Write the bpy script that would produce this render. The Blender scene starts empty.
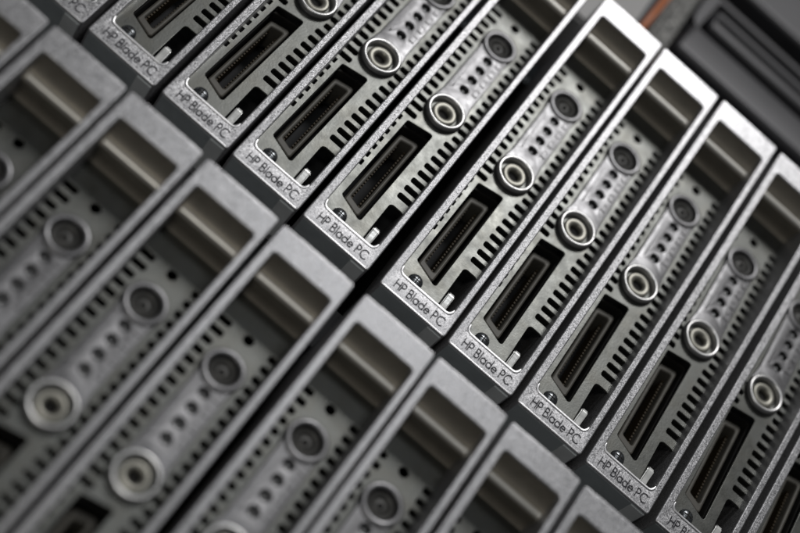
import bpy, bmesh, math, random
from mathutils import Vector, Matrix
random.seed(7)
scene = bpy.context.scene
S = 0.022            # one blade pitch is 22 mm

# rack coordinates: x along the row, y up the blade, z out of the rack  ->  world x, up = world z, out = world -y
def W(x, y, z):
    return Vector((x * S, -z * S, y * S))

# ------------------------------------------------------------------ camera
RC = [[0.7527604500796641, 0.4678764910190537, 0.4630802240942739],
      [0.6543699172376191, -0.608526904437851, -0.44888196442651],
      [0.07177545687724457, 0.6409263574894297, -0.7642392871757215]]
CC = (-1.0559762400871857, -10.3006701738712, 12.700483340103627)
cam_d = bpy.data.cameras.new('camera')
cam = bpy.data.objects.new('camera', cam_d)
scene.collection.objects.link(cam)
right = W(*RC[0]).normalized(); up = -W(*RC[1]).normalized(); back = -W(*RC[2]).normalized()
m = Matrix((right, up, back)).transposed().to_4x4()
m.translation = W(*CC)
cam.matrix_world = m
cam_d.sensor_width = 36
cam_d.lens = 1498.354 / 800 * 36
cam_d.clip_start = 0.01
cam_d.clip_end = 50
cam_d.dof.use_dof = True
foc = (0.6, 1.1, 0.12)
cam_d.dof.focus_distance = sum(RC[2][i] * (foc[i] - CC[i]) for i in range(3)) * S
cam_d.dof.aperture_fstop = 6.0
cam_d.dof.aperture_blades = 0
scene.camera = cam

# ------------------------------------------------------------------ light
world = bpy.data.worlds.new('World')
scene.world = world
world.use_nodes = True
bgn = world.node_tree.nodes['Background']
bgn.inputs[0].default_value = (0.80, 0.86, 0.93, 1)
bgn.inputs[1].default_value = 0.06

def area(name, pos, target, sx, sy, power, col):
    d = bpy.data.lights.new(name, 'AREA')
    d.shape = 'RECTANGLE'; d.size = sx * S; d.size_y = sy * S; d.energy = power; d.color = col
    o = bpy.data.objects.new(name, d)
    scene.collection.objects.link(o)
    p = W(*pos); t = W(*target)
    o.location = p
    o.rotation_euler = (t - p).to_track_quat('-Z', 'Y').to_euler()
    return o
area('ceiling_lamp', (3.5, 35, 38), (0.5, 3, 0), 13, 10, 6.2, (1.0, 0.985, 0.97))
area('frame_fill', (1.5, 4, 22), (0, 0, 0), 6, 4, 0.17, (0.97, 0.985, 1.0))  # added fill light, brightens frame fronts and lower handle ends
area('front_fill', (-5, -17, 33), (0, 0, 0), 5, 3, 0.85, (1.0, 0.95, 0.86))  # added warm fill from behind the camera, lifts handle recesses and undersides

scene.view_settings.view_transform = 'Standard'
scene.view_settings.look = 'None'
scene.view_settings.exposure = 0
scene.view_settings.gamma = 1

# ------------------------------------------------------------------ materials
def mat(name, col, metal=0.0, rough=0.5, mottle=0.0, mscale=200, grain=0.0, gscale=3000, flake=0.0, fscale=3500,
        streak=0.0, scratch=0.0, col2=None, spec=0.5, rvar=0.0):
    M = bpy.data.materials.new(name); M.use_nodes = True
    nt = M.node_tree; N = nt.nodes; L = nt.links
    b = N['Principled BSDF']
    b.inputs['Metallic'].default_value = metal
    b.inputs['Roughness'].default_value = rough
    b.inputs['Specular IOR Level'].default_value = spec
    base = N.new('ShaderNodeRGB'); base.outputs[0].default_value = (*col, 1)
    out = base.outputs[0]
    tc = N.new('ShaderNodeTexCoord')
    oi = N.new('ShaderNodeObjectInfo')
    add = N.new('ShaderNodeVectorMath'); add.operation = 'ADD'
    mul = N.new('ShaderNodeVectorMath'); mul.operation = 'SCALE'; mul.inputs['Scale'].default_value = 0.0
    L.new(tc.outputs['Object'], add.inputs[0])
    cmb = N.new('ShaderNodeCombineXYZ')
    for k in range(3): L.new(oi.outputs['Random'], cmb.inputs[k])
    L.new(cmb.outputs[0], mul.inputs[0]); mul.inputs['Scale'].default_value = 1.7
    L.new(mul.outputs[0], add.inputs[1])
    V = add.outputs[0]
    def noise(scale, detail=3, vec=V, rough_=0.6):
        n = N.new('ShaderNodeTexNoise'); n.inputs['Scale'].default_value = scale
        n.inputs['Detail'].default_value = detail; n.inputs['Roughness'].default_value = rough_
        L.new(vec, n.inputs['Vector']); return n.outputs['Fac']
    def mixcol(fac, a, c):
        mx = N.new('ShaderNodeMix'); mx.data_type = 'RGBA'
        L.new(fac, mx.inputs['Factor']); L.new(a, mx.inputs['A']); mx.inputs['B'].default_value = (*c, 1)
        return mx.outputs['Result']
    def ramp(fac, lo, hi, a=0.0, c=1.0):
        r = N.new('ShaderNodeMapRange'); r.inputs['From Min'].default_value = lo; r.inputs['From Max'].default_value = hi
        r.inputs['To Min'].default_value = a; r.inputs['To Max'].default_value = c
        L.new(fac, r.inputs['Value']); return r.outputs['Result']
    if mottle:
        c2 = col2 or tuple(x * 0.45 for x in col)
        out = mixcol(ramp(noise(mscale, 5), 0.45, 0.75, 0, mottle), out, c2)
    if flake:
        vo = N.new('ShaderNodeTexVoronoi'); vo.inputs['Scale'].default_value = fscale
        L.new(V, vo.inputs['Vector'])
        sp = N.new('ShaderNodeSeparateColor'); L.new(vo.outputs['Color'], sp.inputs[0])
        out = mixcol(ramp(sp.outputs[0], 0.80, 1.0, 0, flake), out, tuple(min(1, x * 2.1) for x in col))
        out = mixcol(ramp(sp.outputs[1], 0.70, 1.0, 0, flake * 0.8), out, tuple(x * 0.35 for x in col))
        L.new(ramp(sp.outputs[2], 0.0, 1.0, rough - 0.12, rough + 0.14), b.inputs['Roughness'])
        # tilted flakes
        nm = N.new('ShaderNodeNewGeometry')
        sub = N.new('ShaderNodeVectorMath'); sub.operation = 'SUBTRACT'
        L.new(vo.outputs['Color'], sub.inputs[0]); sub.inputs[1].default_value = (0.5, 0.5, 0.5)
        sc = N.new('ShaderNodeVectorMath'); sc.operation = 'SCALE'; sc.inputs['Scale'].default_value = flake * 0.6
        L.new(sub.outputs[0], sc.inputs[0])
        ad = N.new('ShaderNodeVectorMath'); ad.operation = 'ADD'
        L.new(nm.outputs['Normal'], ad.inputs[0]); L.new(sc.outputs[0], ad.inputs[1])
        no = N.new('ShaderNodeVectorMath'); no.operation = 'NORMALIZE'; L.new(ad.outputs[0], no.inputs[0])
        nout = no.outputs[0]
    else:
        nout = None
        if rvar:
            L.new(ramp(noise(mscale * 1.7, 4), 0.3, 0.7, max(0.05, rough - rvar), rough + rvar), b.inputs['Roughness'])
    if streak:
        mp = N.new('ShaderNodeMapping'); mp.inputs['Scale'].default_value = (1.0, 1.0, 0.08)
        L.new(V, mp.inputs['Vector'])
        out = mixcol(ramp(noise(1800, 3, mp.outputs[0]), 0.45, 0.7, 0, streak), out, tuple(x * 0.5 for x in col))
    if scratch:
        mp = N.new('ShaderNodeMapping'); mp.inputs['Scale'].default_value = (1.0, 1.0, 0.04)
        mp.inputs['Rotation'].default_value = (0, 0.7, 0)
        L.new(V, mp.inputs['Vector'])
        out = mixcol(ramp(noise(900, 2, mp.outputs[0]), 0.62, 0.70, 0, scratch), out, tuple(min(1, x * 1.7) for x in col))
    if grain:
        bp = N.new('ShaderNodeBump'); bp.inputs['Strength'].default_value = grain
        bp.inputs['Distance'].default_value = 0.0002
        L.new(noise(gscale, 3), bp.inputs['Height'])
        if nout: L.new(nout, bp.inputs['Normal'])
        nout = bp.outputs[0]
    if nout: L.new(nout, b.inputs['Normal'])
    L.new(out, b.inputs['Base Color'])
    return M

MAT = dict(
    silver=mat('silver_cast_paint', (0.40, 0.40, 0.414), 0.74, 0.37, mottle=0.12, mscale=260, flake=0.27, fscale=5000, grain=0.12, gscale=3600, streak=0.10),
    sheet=mat('galvanised_sheet', (0.088, 0.091, 0.086), 0.72, 0.37, mottle=0.65, mscale=170, grain=0.10, gscale=1500,
              col2=(0.075, 0.073, 0.062), scratch=0.12, rvar=0.06),
    plate=mat('plated_cover', (0.128, 0.128, 0.133), 0.72, 0.36, mottle=0.35, mscale=240, grain=0.08, scratch=0.15, rvar=0.08),
    ring=mat('polished_ring', (0.50, 0.50, 0.50), 0.8, 0.34, mottle=0.3, mscale=400, rvar=0.08),
    highlight=mat('edge_highlight_metal', (0.48, 0.48, 0.49), 1.0, 0.36, mottle=0.3, mscale=500),  # bright metal for the added highlight strips on the frame edges
    disc=mat('button_disc', (0.24, 0.235, 0.205), 0.6, 0.40, mottle=0.4, mscale=500),
    black=mat('black_plastic', (0.010, 0.010, 0.010), 0.0, 0.7, spec=0.15, mottle=0.5, mscale=300, col2=(0.03, 0.028, 0.022)),
    conn=mat('connector_plastic', (0.080, 0.076, 0.066), 0.0, 0.5, spec=0.3, mottle=0.5, mscale=300, col2=(0.02, 0.02, 0.018)),
    gold=mat('dull_contact', (0.040, 0.029, 0.015), 0.0, 0.6, spec=0.2, mottle=0.5, mscale=900),
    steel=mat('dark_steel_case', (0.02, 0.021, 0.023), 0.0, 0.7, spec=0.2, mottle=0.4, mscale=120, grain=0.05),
    screw=mat('screw_steel', (0.16, 0.17, 0.18), 0.9, 0.25, mottle=0.3, mscale=600),
    tab=mat('bright_tab', (0.80, 0.81, 0.80), 0.35, 0.25, mottle=0.25, mscale=500, rvar=0.05),
    ink=mat('printed_ink', (0.035, 0.035, 0.042), 0.0, 0.7, spec=0.15),
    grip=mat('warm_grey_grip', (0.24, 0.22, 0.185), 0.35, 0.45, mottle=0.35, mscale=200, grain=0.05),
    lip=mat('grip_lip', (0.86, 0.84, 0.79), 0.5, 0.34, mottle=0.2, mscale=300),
    lens=mat('led_lens', (0.30, 0.31, 0.32), 0.1, 0.12, spec=0.9),
    jack=mat('socket_rubber', (0.045, 0.045, 0.043), 0.1, 0.5, mottle=0.3, mscale=500),
    shelf=mat('rack_steel', (0.10, 0.115, 0.125), 0.6, 0.42, mottle=0.5, mscale=80, grain=0.05),
    bluesteel=mat('blued_steel', (0.27, 0.30, 0.315), 0.2, 0.45, mottle=0.4, mscale=120),
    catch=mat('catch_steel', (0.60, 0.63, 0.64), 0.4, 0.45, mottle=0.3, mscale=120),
    casing=mat('grey_casing', (0.036, 0.036, 0.041), 0.2, 0.42, spec=0.45, mottle=0.4, mscale=60),
    palebox=mat('pale_casing', (0.22, 0.22, 0.22), 0.1, 0.5, mottle=0.2, mscale=60),
    orange=mat('orange_jacket', (0.40, 0.125, 0.045), 0.0, 0.45),
    rough=mat('speckled_grip', (0.035, 0.035, 0.034), 0.1, 0.6, mottle=0.9, mscale=900, col2=(0.4, 0.4, 0.38), grain=0.5, gscale=1200),
)

# ------------------------------------------------------------------ mesh helpers (rack units)
def rect(x0, y0, x1, y1, r=0.0, n=5):
    if r <= 0: return [(x0, y0), (x1, y0), (x1, y1), (x0, y1)]
    return rpoly([(x0, y0), (x1, y0), (x1, y1), (x0, y1)], r, n)
def rpoly(pts, r, n=5):
    out = []; k = len(pts)
    for i in range(k):
        rr = r[i] if isinstance(r, (list, tuple)) else r
        p = Vector((*pts[i], 0)); a = Vector((*pts[i - 1], 0)); b = Vector((*pts[(i + 1) % k], 0))
        if rr <= 0: out.append((p.x, p.y)); continue
        da = (a - p).normalized(); db = (b - p).normalized()
        ang = da.angle(db); t = rr / math.tan(ang / 2)
        s = p + da * t; e = p + db * t
        c = p + (da + db).normalized() * (rr / math.sin(ang / 2))
        va = s - c; vb = e - c
        a0 = math.atan2(va.y, va.x); a1 = math.atan2(vb.y, vb.x)
        d = (a1 - a0 + math.pi) % (2 * math.pi) - math.pi
        for j in range(n + 1):
            q = a0 + d * j / n
            out.append((c.x + rr * math.cos(q), c.y + rr * math.sin(q)))
    return out
def circ(x, y, r, n=32):
    return [(x + r * math.cos(2 * math.pi * i / n), y + r * math.sin(2 * math.pi * i / n)) for i in range(n)]

def finish(name, verts, faces, material, parent=None, smooth=True, angle=40, top=None):
    me = bpy.data.meshes.new(name)
    me.from_pydata([W(*v) for v in verts], [], faces)
    bm = bmesh.new(); bm.from_mesh(me)
    bmesh.ops.recalc_face_normals(bm, faces=bm.faces)
    bm.to_mesh(me); bm.free()
    return link(name, me, material, parent, smooth, angle)
def link(name, me, material, parent, smooth=True, angle=40):
    me.materials.clear(); me.materials.append(MAT[material])
    if smooth:
        me.shade_smooth()
        me.set_sharp_from_angle(angle=math.radians(angle))
    o = bpy.data.objects.new(name, me)
    scene.collection.objects.link(o)
    if parent: o.parent = parent
    return o

def plate(name, outer, holes, z0, z1, bevel, material, parent, fn=None, res=2):
    """flat plate with holes and rolled edges; fn(x, y) lifts its front"""
    cu = bpy.data.curves.new('outline', 'CURVE')
    cu.dimensions = '2D'; cu.fill_mode = 'BOTH'
    h = (z1 - z0) / 2
    cu.extrude = h - bevel; cu.bevel_depth = bevel; cu.bevel_resolution = res; cu.offset = -bevel
    for loop in [outer] + holes:
        sp = cu.splines.new('POLY'); sp.points.add(len(loop) - 1)
        for i, (x, y) in enumerate(loop): sp.points[i].co = (x, y, 0, 1)
        sp.use_cyclic_u = True
    ob = bpy.data.objects.new('outline', cu)
    scene.collection.objects.link(ob)
    dg = bpy.context.evaluated_depsgraph_get(); dg.update()
    me = bpy.data.meshes.new_from_object(ob.evaluated_get(dg))
    bpy.data.objects.remove(ob); bpy.data.curves.remove(cu)
    bm = bmesh.new(); bm.from_mesh(me)
    bmesh.ops.remove_doubles(bm, verts=bm.verts, dist=1e-5)
    for v in bm.verts:
        x, y, z = v.co
        zz = z + (z0 + z1) / 2
        if fn and z > 0: zz += fn(x, y)
        elif fn and fn.__name__ == 'zpanel': zz += fn(x, y)
        v.co = W(x, y, zz)
    bmesh.ops.recalc_face_normals(bm, faces=bm.faces)
    bm.to_mesh(me); bm.free()
    me.name = name
    o = link(name, me, material, parent, True, 35)
    # keep the flat front crisp: no shading runs from the rolled edge into it
    bm = bmesh.new(); bm.from_mesh(me)
    lim = math.cos(math.radians(11.5)); out = Vector((0, -1, 0))
    for e in bm.edges:
        if len(e.link_faces) == 2:
            a, b = [f.normal.dot(out) > lim for f in e.link_faces]
            if a != b: e.smooth = False
    bm.to_mesh(me); bm.free()
    return o

def box_vf(x0, y0, z0, x1, y1, z1, V, F):
    b = len(V)
    V += [(x0, y0, z0), (x1, y0, z0), (x1, y1, z0), (x0, y1, z0), (x0, y0, z1), (x1, y0, z1), (x1, y1, z1), (x0, y1, z1)]
    F += [tuple(b + i for i in f) for f in ((0, 3, 2, 1), (4, 5, 6, 7), (0, 1, 5, 4), (1, 2, 6, 5), (2, 3, 7, 6), (3, 0, 4, 7))]
def boxes(name, lst, material, parent=None, bev=0.0):
    V = []; F = []
    for b in lst: box_vf(*b, V, F)
    o = finish(name, V, F, material, parent)
    if bev:
        bm = bmesh.new(); bm.from_mesh(o.data)
        bmesh.ops.bevel(bm, geom=list(bm.edges), offset=bev * S, segments=2, affect='EDGES')
        bm.to_mesh(o.data); bm.free()
        o.data.shade_smooth(); o.data.set_sharp_from_angle(angle=math.radians(50))
    return o
def lathe(name, cx, cy, prof, material, parent, n=40, slope=0.0):
    V = []; F = []
    for (r, z) in prof:
        for i in range(n):
            a = 2 * math.pi * i / n
            y = r * math.sin(a)
            V.append((cx + r * math.cos(a), cy + y, z + slope * y))
    for j in range(len(prof) - 1):
        for i in range(n):
            a = j * n + i; b = j * n + (i + 1) % n
            F.append((a, b, b + n, a + n))
    F.append(tuple((len(prof) - 1) * n + i for i in range(n)))
    return finish(name, V, F, material, parent, True, 50)
def profile_x(name, pts, x0, x1, material, parent, closed=True):
    V = [(x0, y, z) for y, z in pts] + [(x1, y, z) for y, z in pts]
    k = len(pts)
    F = [(i, (i + 1) % k, k + (i + 1) % k, k + i) for i in range(k)]
    F += [tuple(range(k)), tuple(range(2 * k - 1, k - 1, -1))]
    return finish(name, V, F, material, parent, True, 60)

# ------------------------------------------------------------------ the blade
BW, BL = 0.94, 5.35
def zfront(x, y): return 0.155 * max(0.0, y)
def zpanel(x, y): return -0.035 + 0.040 * y
def ZP(y): return -0.035 + 0.040 * y

def arc(cx, cy, r, a0, a1, n=12, ry=None):
    ry = ry or r
    return [(cx + r * math.cos(math.radians(a0 + (a1 - a0) * i / n)), cy + ry * math.sin(math.radians(a0 + (a1 - a0) * i / n))) for i in range(n + 1)]
def letters():
    """strokes of a geometric sans, cap height 1"""
    g = {}
    g['H'] = ([[(0, 0), (0, 1)], [(.62, 0), (.62, 1)], [(0, .52), (.62, .52)]], .62)
    g['P'] = ([[(0, 0), (0, 1)], [(0, 1), (.2, 1)] + arc(.22, .74, .26, 90, -90) + [(0, .48)]], .48)
    g['B'] = ([[(0, 0), (0, 1)], [(0, 1), (.18, 1)] + arc(.2, .77, .23, 90, -90) + [(0, .54)],
               [(0, .54), (.22, .54)] + arc(.24, .27, .27, 90, -90) + [(0, 0)]], .51)
    g['l'] = ([[(0, 0), (0, 1.05)]], 0.0)
    g['a'] = ([arc(.3, .3, .3, 0, 360, 22), [(.6, 0), (.6, .6)]], .6)
    g['d'] = ([arc(.3, .3, .3, 0, 360, 22), [(.6, 0), (.6, 1.05)]], .6)
    g['e'] = ([[(.02, .32), (.58, .32)] + arc(.3, .3, .29, 5, 318, 22)], .58)
    g['C'] = ([arc(.5, .5, .5, 48, 312, 22)], .82)
    return g
def lettering(parent):
    g = letters(); sc = 0.112; x = 0.0; gap = 0.20; hw = 0.066
    V = []; F = []
    tot = 0; seq = []
    for ch in 'HP Blade PC':
        if ch == ' ': x += 0.36; continue
        seq.append((ch, x)); x += g[ch][1] + gap
    x -= gap
    X0 = 0.150; kx = (0.835 - X0) / x
    for ch, xo in seq:
        for st in g[ch][0]:
            for i in range(len(st) - 1):
                ax, ay = xo + st[i][0], st[i][1]; bx, by = xo + st[i + 1][0], st[i + 1][1]
                dx, dy = bx - ax, by - ay; l = math.hypot(dx, dy)
                if l < 1e-6: continue
                ex, ey = dx / l * hw * 0.5, dy / l * hw * 0.5; nx, ny = -dy / l * hw, dx / l * hw
                q = [(ax - ex + nx, ay - ey + ny), (ax - ex - nx, ay - ey - ny), (bx + ex - nx, by + ey - ny), (bx + ex + nx, by + ey + ny)]
                b = len(V); lift = 0.0022 + 0.00035 * (len(F) % 5)
                for (u, v) in q:
                    yy = 0.072 + v * sc
                    V.append((X0 + u * kx, yy, zfront(0, yy) + lift))
                F.append((b, b + 1, b + 2, b + 3))
    me = bpy.data.meshes.new('lettering'); me.from_pydata([W(*v) for v in V], [], F)
    return link('lettering', me, 'ink', parent, False)

def make_blade():
    root = bpy.data.objects.new('blade_computer', None)
    root.empty_display_size = 0.01
    scene.collection.objects.link(root)
    # cast front frame, rising towards the handle
    hole = rpoly([(0.100, 0.265), (0.858, 0.265), (0.858, 5.05), (0.100, 5.05)], [0.07, 0.09, 0.05, 0.05], 6)
    plate('frame', rect(0, 0, BW, BL, 0.035, 4), [hole], -0.75, 0.0, 0.014, 'silver', root, zfront, 3)
    # bright strips added to draw the highlight lines on the frame's lower edges
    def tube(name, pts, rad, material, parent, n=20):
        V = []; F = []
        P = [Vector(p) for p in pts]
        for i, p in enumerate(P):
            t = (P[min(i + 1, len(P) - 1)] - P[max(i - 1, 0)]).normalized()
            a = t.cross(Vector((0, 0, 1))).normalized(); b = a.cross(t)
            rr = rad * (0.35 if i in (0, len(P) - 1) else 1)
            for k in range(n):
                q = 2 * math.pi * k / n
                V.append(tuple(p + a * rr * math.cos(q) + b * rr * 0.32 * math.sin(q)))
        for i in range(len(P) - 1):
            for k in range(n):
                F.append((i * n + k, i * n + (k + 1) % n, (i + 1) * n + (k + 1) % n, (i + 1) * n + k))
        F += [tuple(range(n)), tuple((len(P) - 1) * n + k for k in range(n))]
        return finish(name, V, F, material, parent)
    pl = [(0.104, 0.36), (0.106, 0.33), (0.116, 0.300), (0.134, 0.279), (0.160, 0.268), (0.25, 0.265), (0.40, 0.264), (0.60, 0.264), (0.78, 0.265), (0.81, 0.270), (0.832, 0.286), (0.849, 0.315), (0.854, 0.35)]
    tube('rim_highlight', [(x, y - 0.006, zfront(x, y) - 0.0005) for x, y in pl], 0.0180, 'highlight', root)
    tube('edge_highlight', [(x, 0.013, 0.0005) for x in (0.03, 0.06, 0.3, 0.6, 0.88, 0.915)], 0.010, 'highlight', root)
    # perforated sheet
    holes = []
    holes.append(rpoly([(0.187, 0.60), (0.530, 0.475), (0.554, 2.165), (0.210, 2.085)], 0.03, 4))      # connector opening
    holes.append(rpoly([(0.675, 0.235), (0.873, 0.235), (0.873, 0.965), (0.675, 0.965)], [0.0, 0.0, 0.05, 0.05], 4))
    y = 1.10
    k = 0
    while y < 4.56:
        x0 = 0.675 + 0.006 * k
        if 2.18 < y < 2.84: x0 = 0.752
        elif y >= 2.84: x0 = 0.765
        holes.append(rpoly([(x0, y), (0.873, y), (0.873, y + 0.080), (x0, y + 0.080)], [0.022, 0.004, 0.004, 0.026], 4))
        y += 0.151; k += 1
    y = 1.10
    while y < 4.56:
        x1 = 0.130 if y < 2.1 else (0.262 if y < 2.40 or y > 4.2 else 0.225)
        holes.append(rpoly([(0.104, y), (x1, y), (x1, y + 0.080), (0.104, y + 0.080)], [0.004, 0.026 if x1 > .2 else 0.008, 0.026 if x1 > .2 else 0.008, 0.004], 3))
        y += 0.151
    holes.append(circ(0.49, 3.98, 0.168)); holes.append(circ(0.497, 4.46, 0.058, 20))
    for py in (3.02, 3.23, 3.44, 3.65): holes.append(circ(0.49, py, 0.060, 20))
    holes.append(circ(0.49, 2.53, 0.155))
    plate('front_panel', rect(0.060, 0.19, 0.910, 5.0), holes, -0.030, 0.0, 0.007, 'sheet', root, zpanel, 2)
    # louvres bent inwards beside every slot
    V = []; F = []
    y = 1.10 + 0.074
    while y < 4.5:
        for (xa, xb) in ((0.70, 0.868), (0.104, 0.22)):
            if xb < 0.3 and y < 2.05: continue
            if xa > 0.5 and y > 2.15: xa = 0.785
            z = ZP(y)
            prof = [(y + 0.004, z - 0.032), (y + 0.018, z - 0.06), (y + 0.03, z - 0.16), (y + 0.042, z - 0.16), (y + 0.034, z - 0.04)]
            b = len(V)
            V += [(xa, a, c) for a, c in prof] + [(xb, a, c) for a, c in prof]
            n = len(prof)
            F += [tuple(b + q for q in (i, (i + 1) % n, n + (i + 1) % n, n + i)) for i in range(n)]
        y += 0.151
    finish('vent_louvres', V, F, 'sheet', root)
    # raised cover holding socket and lamps
    L = [(0.49 + 0.262 * math.cos(math.radians(a)), 2.53 + 0.262 * math.sin(math.radians(a))) for a in range(170, 371, 10)]
    L += [(0.705, 2.84), (0.700, 3.76)]
    L += [(0.49 + 0.235 * math.cos(math.radians(a)), 3.98 + 0.235 * math.sin(math.radians(a))) for a in range(-15, 196, 10)]
    L += [(0.285, 3.76), (0.275, 2.84)]
    ch = [circ(0.49, 2.53, 0.205), circ(0.49, 3.98, 0.165)] + [circ(0.49, py, 0.056, 20) for py in (3.02, 3.23, 3.44, 3.65)]
    cov = plate('raised_cover', L, ch, -0.02, 0.045, 0.016, 'plate', root, zpanel, 3)
    # pressed marks on the cover
    for py in (3.10, 3.31, 3.52, 3.72):
        z = ZP(py) + 0.045
        plate('pressed_mark', rect(0.595, py - 0.065, 0.672, py + 0.055, 0.012, 3), [rect(0.609, py - 0.051, 0.658, py + 0.041)], z - 0.01, z + 0.008, 0.003, 'plate', cov)
    plate('pressed_line', rect(0.345, 2.96, 0.357, 3.72, 0.004, 2), [], ZP(3.5) + 0.03, ZP(3.5) + 0.051, 0.002, 'plate', cov)
    # power button in its ring
    z = ZP(2.53)
    btn = lathe('power_button', 0.49, 2.53, [(0.160, z - 0.15), (0.161, z + 0.016), (0.153, z + 0.032), (0.138, z + 0.038), (0.104, z + 0.034),
                (0.082, z + 0.026), (0.073, z + 0.005), (0.069, z - 0.10)], 'disc', root, 40, 0.04)
    lathe('button_ring', 0.49, 2.53, [(0.252, z - 0.02), (0.256, z + 0.045), (0.252, z + 0.066), (0.244, z + 0.080), (0.232, z + 0.086), (0.214, z + 0.084), (0.202, z + 0.074),
          (0.197, z + 0.055), (0.194, z - 0.04), (0.160, z - 0.05)], 'ring', btn, 48, 0.04)
    lathe('button_socket', 0.49, 2.53, [(0.074, z - 0.02), (0.050, z - 0.03), (0.020, z - 0.032)], 'black', btn, 24, 0.04)
    # round socket under the handle
    z = ZP(3.98)
    s = lathe('round_socket', 0.49, 3.98, [(0.240, z + 0.02), (0.238, z + 0.062), (0.226, z + 0.070), (0.180, z + 0.070), (0.168, z + 0.060), (0.164, z + 0.0), (0.162, z - 0.08)], 'plate', root, 40, 0.04)
    lathe('socket_insert', 0.49, 3.98, [(0.165, z - 0.03), (0.140, z + 0.028), (0.110, z + 0.018), (0.085, z - 0.010), (0.06, z + 0.008), (0.035, z + 0.008), (0.028, z - 0.05)], 'jack', s, 32, 0.04)
    # indicator lamps
    for py in (3.02, 3.23, 3.44, 3.65):
        z = ZP(py)
        lathe('indicator_lamp', 0.492, py, [(0.034, z - 0.14)] + [(0.033 * math.cos(a), z - 0.025 + 0.036 * math.sin(a)) for a in (0, .3, .6, .9, 1.2, 1.45)], 'lens', root, 20)
    # slotted screw
    z = ZP(0.33)
    sc = lathe('panel_screw', 0.315, 0.345, [(0.094, z - 0.01), (0.092, z + 0.015), (0.080, z + 0.037), (0.055, z + 0.052), (0.02, z + 0.056)], 'screw', root, 28)
    boxes('screw_slot', [(0.262, 0.337, z + 0.040, 0.368, 0.353, z + 0.0585), (0.307, 0.290, z + 0.040, 0.323, 0.400, z + 0.0590)], 'black', sc)
    # release tab in the long slot
    pr = [(0.20, -0.13), (0.20, -0.055), (0.40, -0.052), (0.47, -0.030), (0.52, -0.012), (0.560, -0.014), (0.585, -0.04), (0.59, -0.09), (0.57, -0.15)]
    tb = profile_x('release_tab', pr, 0.697, 0.783, 'tab', root)
    bm = bmesh.new(); bm.from_mesh(tb.data)
    bmesh.ops.bevel(bm, geom=[e for e in bm.edges if abs(e.verts[0].co.x - e.verts[1].co.x) < 1e-7], offset=0.014 * S, segments=3, affect='EDGES')
    bm.to_mesh(tb.data); bm.free(); tb.data.shade_smooth()
    # dock connector, deep in its opening
    c = plate('dock_connector', rpoly([(0.228, 0.67), (0.490, 0.58), (0.512, 2.07), (0.251, 2.00)], 0.04, 4),
              [rpoly([(0.285, 0.76), (0.440, 0.71), (0.457, 1.97), (0.308, 1.92)], 0.02, 3)], -0.50, -0.115, 0.022, 'conn', root, None, 2)
    plate('connector_rim', rpoly([(0.180, 0.585), (0.540, 0.455), (0.564, 2.185), (0.200, 2.105)], 0.03, 4),
          [rpoly([(0.190, 0.605), (0.528, 0.485), (0.550, 2.155), (0.212, 2.075)], 0.03, 4)], -0.42, -0.075, 0.003, 'black', c)
    lst = []
    y = 0.80
    while y < 1.90:
        xo = 0.012 * (y - 0.7)
        lst.append((0.283 + xo, y, -0.46, 0.306 + xo, y + 0.026, -0.19))
        lst.append((0.412 + xo, y, -0.46, 0.432 + xo, y + 0.026, -0.23))
        y += 0.052
    boxes('contact_row', lst, 'gold', c)
    # handle recess: scooped wall, bright lip and the grip behind it
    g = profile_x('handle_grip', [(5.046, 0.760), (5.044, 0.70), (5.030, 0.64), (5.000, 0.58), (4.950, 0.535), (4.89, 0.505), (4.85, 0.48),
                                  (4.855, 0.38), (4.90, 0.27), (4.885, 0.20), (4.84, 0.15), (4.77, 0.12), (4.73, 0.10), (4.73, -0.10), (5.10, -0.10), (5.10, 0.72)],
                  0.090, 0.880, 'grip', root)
    profile_x('grip_lip', [(4.882 + 0.041 * math.cos(a), 0.514 + 0.041 * math.sin(a)) for a in [i * math.pi / 7 for i in range(14)]],
              0.135, 0.84, 'lip', g)
    # top tab of the handle, and the case behind the front
    boxes('top_tab', [(0.20, 5.345, 0.60, 0.84, 5.40, 0.775)], 'silver', root, 0.012)
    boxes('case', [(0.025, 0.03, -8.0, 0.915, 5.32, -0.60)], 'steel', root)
    boxes('bottom_plate', [(0.035, -0.006, -0.62, 0.905, 0.01, -0.03)], 'bluesteel', root)
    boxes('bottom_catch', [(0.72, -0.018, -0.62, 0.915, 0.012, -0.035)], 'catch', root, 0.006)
    lettering(root)
    return root

def copy_tree(o, parent=None):
    c = o.copy(); scene.collection.objects.link(c)
    if parent: c.parent = parent
    for ch in o.children: copy_tree(ch, c)
    return c

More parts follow.
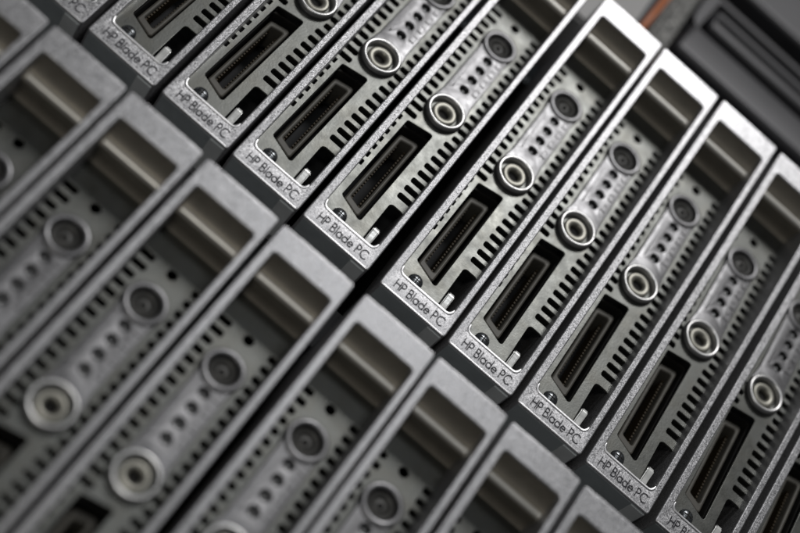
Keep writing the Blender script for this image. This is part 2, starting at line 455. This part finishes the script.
UP = [
 (-5.115, 'silver blade computer at top left, only the end of its lettering in view'),
 (-4.100, 'silver blade computer with the leftmost complete lettering of the upper row'),
 (-3.070, 'second silver blade computer from the left with complete lettering'),
 (-2.066, 'silver blade computer third from left among those with complete lettering'),
 (-1.057, 'silver blade computer directly left of the widest black gap in the upper row'),
 (0.060, 'silver blade computer whose white handle end touches the orange cable'),
 (1.055, 'silver blade computer just right of the one touching the orange cable'),
 (2.068, 'silver blade computer with the rightmost handle end wholly inside the photo'),
 (3.088, 'silver blade computer with the lowest complete lettering, near the bottom of the upper row'),
 (4.125, 'silver blade computer at bottom edge, its lettering cut off after the first letters'),
 (5.150, 'silver blade computer in the bottom right corner, only its left rail and panel showing')]
LOW = [
 (-5.130, 'blurred silver blade computer in the top left corner, leftmost of lower row'),
 (-4.128, 'blurred silver blade computer of the lower row, second handle opening from the left'),
 (-3.140, 'blurred silver blade computer of the lower row, third handle opening from the left'),
 (-2.135, 'blurred silver blade computer with the leftmost power button, fourth handle of lower row'),
 (-1.130, 'blurred silver blade computer directly left of the wide black gap in the lower row'),
 (-0.050, 'blurred silver blade computer directly right of the wide black gap in the lower row'),
 (0.930, 'blurred silver blade computer of the lower row, second right of the wide black gap'),
 (1.935, 'blurred silver blade computer of lower row, handle opening cut by bottom edge'),
 (2.940, 'blurred silver blade computer at the bottom edge, rightmost of the lower row')]
first = make_blade()
n = 0
for row, yo, zo, grp in ((UP, 0.0, 0.0, 'blade computers standing in the upper row'), (LOW, -0.9325 - BL, 0.027, 'blade computers standing in the lower row')):
    for i, (x, lab) in enumerate(row):
        o = first if n == 0 else copy_tree(first)
        n += 1
        jig = random.uniform(-0.012, 0.012)
        o.location = W(x, yo, zo + jig)
        o['label'] = lab; o['category'] = 'blade computer'; o['group'] = grp

# ------------------------------------------------------------------ the rack round them
def top(name, label, cat, kind=None):
    o = bpy.data.objects.new(name, None); o.empty_display_size = 0.01
    scene.collection.objects.link(o); o['label'] = label; o['category'] = cat
    return o
rack = top('rack_enclosure', 'dark steel rack enclosure holding both rows of blade computers', 'rack')
rack.location = W(0, -BL - 0.9325, 0)
def rel(o): o.location = -W(0, -BL - 0.9325, 0); return o
rel(boxes('shelf', [(-9, -0.62, -8.3, 9, -0.002, -0.90)], 'steel', rack, 0.01))
rel(boxes('shelf', [(-9, -6.9, -8.3, 9, -6.284, -0.90)], 'steel', rack, 0.01))
rel(boxes('back_plate', [(-9.2, -6.9, -8.6, 9.2, 6.1, -8.3)], 'black', rack))
rel(boxes('top_plate', [(-9, 5.37, -8.3, 9, 5.75, -1.2)], 'shelf', rack, 0.01))
rel(boxes('side_wall', [(-9.2, -6.9, -8.3, -9.0, 6.1, -0.4)], 'shelf', rack))
rel(boxes('side_wall', [(9.0, -6.9, -8.3, 9.2, 6.1, -0.4)], 'shelf', rack))

# ------------------------------------------------------------------ what lies beyond the upper row
cas = top('equipment_casing', 'blurred dark grey casing with a long rounded groove beyond the upper handles', 'casing')
cas.location = W(4, 6.6, 0)
def rel2(o): o.location = -W(4, 6.6, 0); return o
rel2(plate('front_shell', rpoly([(1.28, 6.72), (10, 6.72), (10, 8.25), (1.42, 8.25)], [0.10, 0, 0, 0.12], 6),
     [rpoly([(1.38, 7.40), (9.9, 7.40), (9.9, 8.16), (1.38, 8.16)], [0.16, 0.02, 0.02, 0.16], 6),
      rpoly([(1.52, 7.56), (9.8, 7.56), (9.8, 8.04), (1.52, 8.04)], [0.10, 0.02, 0.02, 0.10], 6)],
     -1.4, -0.05, 0.09, 'casing', cas, None, 5))
rel2(boxes('groove_floor', [(1.3, 7.3, -1.30, 10, 8.2, -0.9)], 'black', cas))
rel2(boxes('inner_rib', [(1.60, 7.76, -0.2, 9.7, 7.86, 0.02)], 'casing', cas, 0.02))
rel2(boxes('under_gap', [(1.0, 6.1, -3.0, 10, 8.9, -1.3)], 'black', cas))
rel2(plate('upper_shell', rect(1.0, 8.75, 10, 12.0, 0.1), [], -1.2, -0.05, 0.08, 'casing', cas, None, 4))
rel2(boxes('shell_seam', [(1.1, 10.2, -0.3, 10, 10.3, -0.045)], 'black', cas))
pb = boxes('pale_box', [(-6.0, 6.0, -3.0, 0.70, 11.5, -0.25)], 'palebox', None, 0.05)
pb['label'] = 'blurred pale grey box surface left of the orange cable at the top edge'; pb['category'] = 'box'
# orange cable
cu = bpy.data.curves.new('orange_cable', 'CURVE'); cu.dimensions = '3D'; cu.bevel_depth = 0.06 * S; cu.bevel_resolution = 4
sp = cu.splines.new('BEZIER'); pts = [(0.80, 5.60, -0.9), (0.79, 6.5, -0.18), (0.84, 7.6, -0.15), (0.95, 9.8, -0.15)]
sp.bezier_points.add(len(pts) - 1)
for bp_, q in zip(sp.bezier_points, pts):
    bp_.co = W(*q); bp_.handle_left_type = bp_.handle_right_type = 'AUTO'
ob = bpy.data.objects.new('tmp', cu); scene.collection.objects.link(ob)
dg = bpy.context.evaluated_depsgraph_get(); dg.update()
me = bpy.data.meshes.new_from_object(ob.evaluated_get(dg)); bpy.data.objects.remove(ob)
oc = link('orange_cable', me, 'orange', None)
oc['label'] = 'thin orange cable running up beyond the white handle ends'; oc['category'] = 'cable'
kn = boxes('speckled_block', [(0.92, 6.05, -1.2, 1.26, 8.6, -0.2)], 'rough', None, 0.08)
kn['label'] = 'blurred dark speckled block between the orange cable and the grey casing'; kn['category'] = 'block'
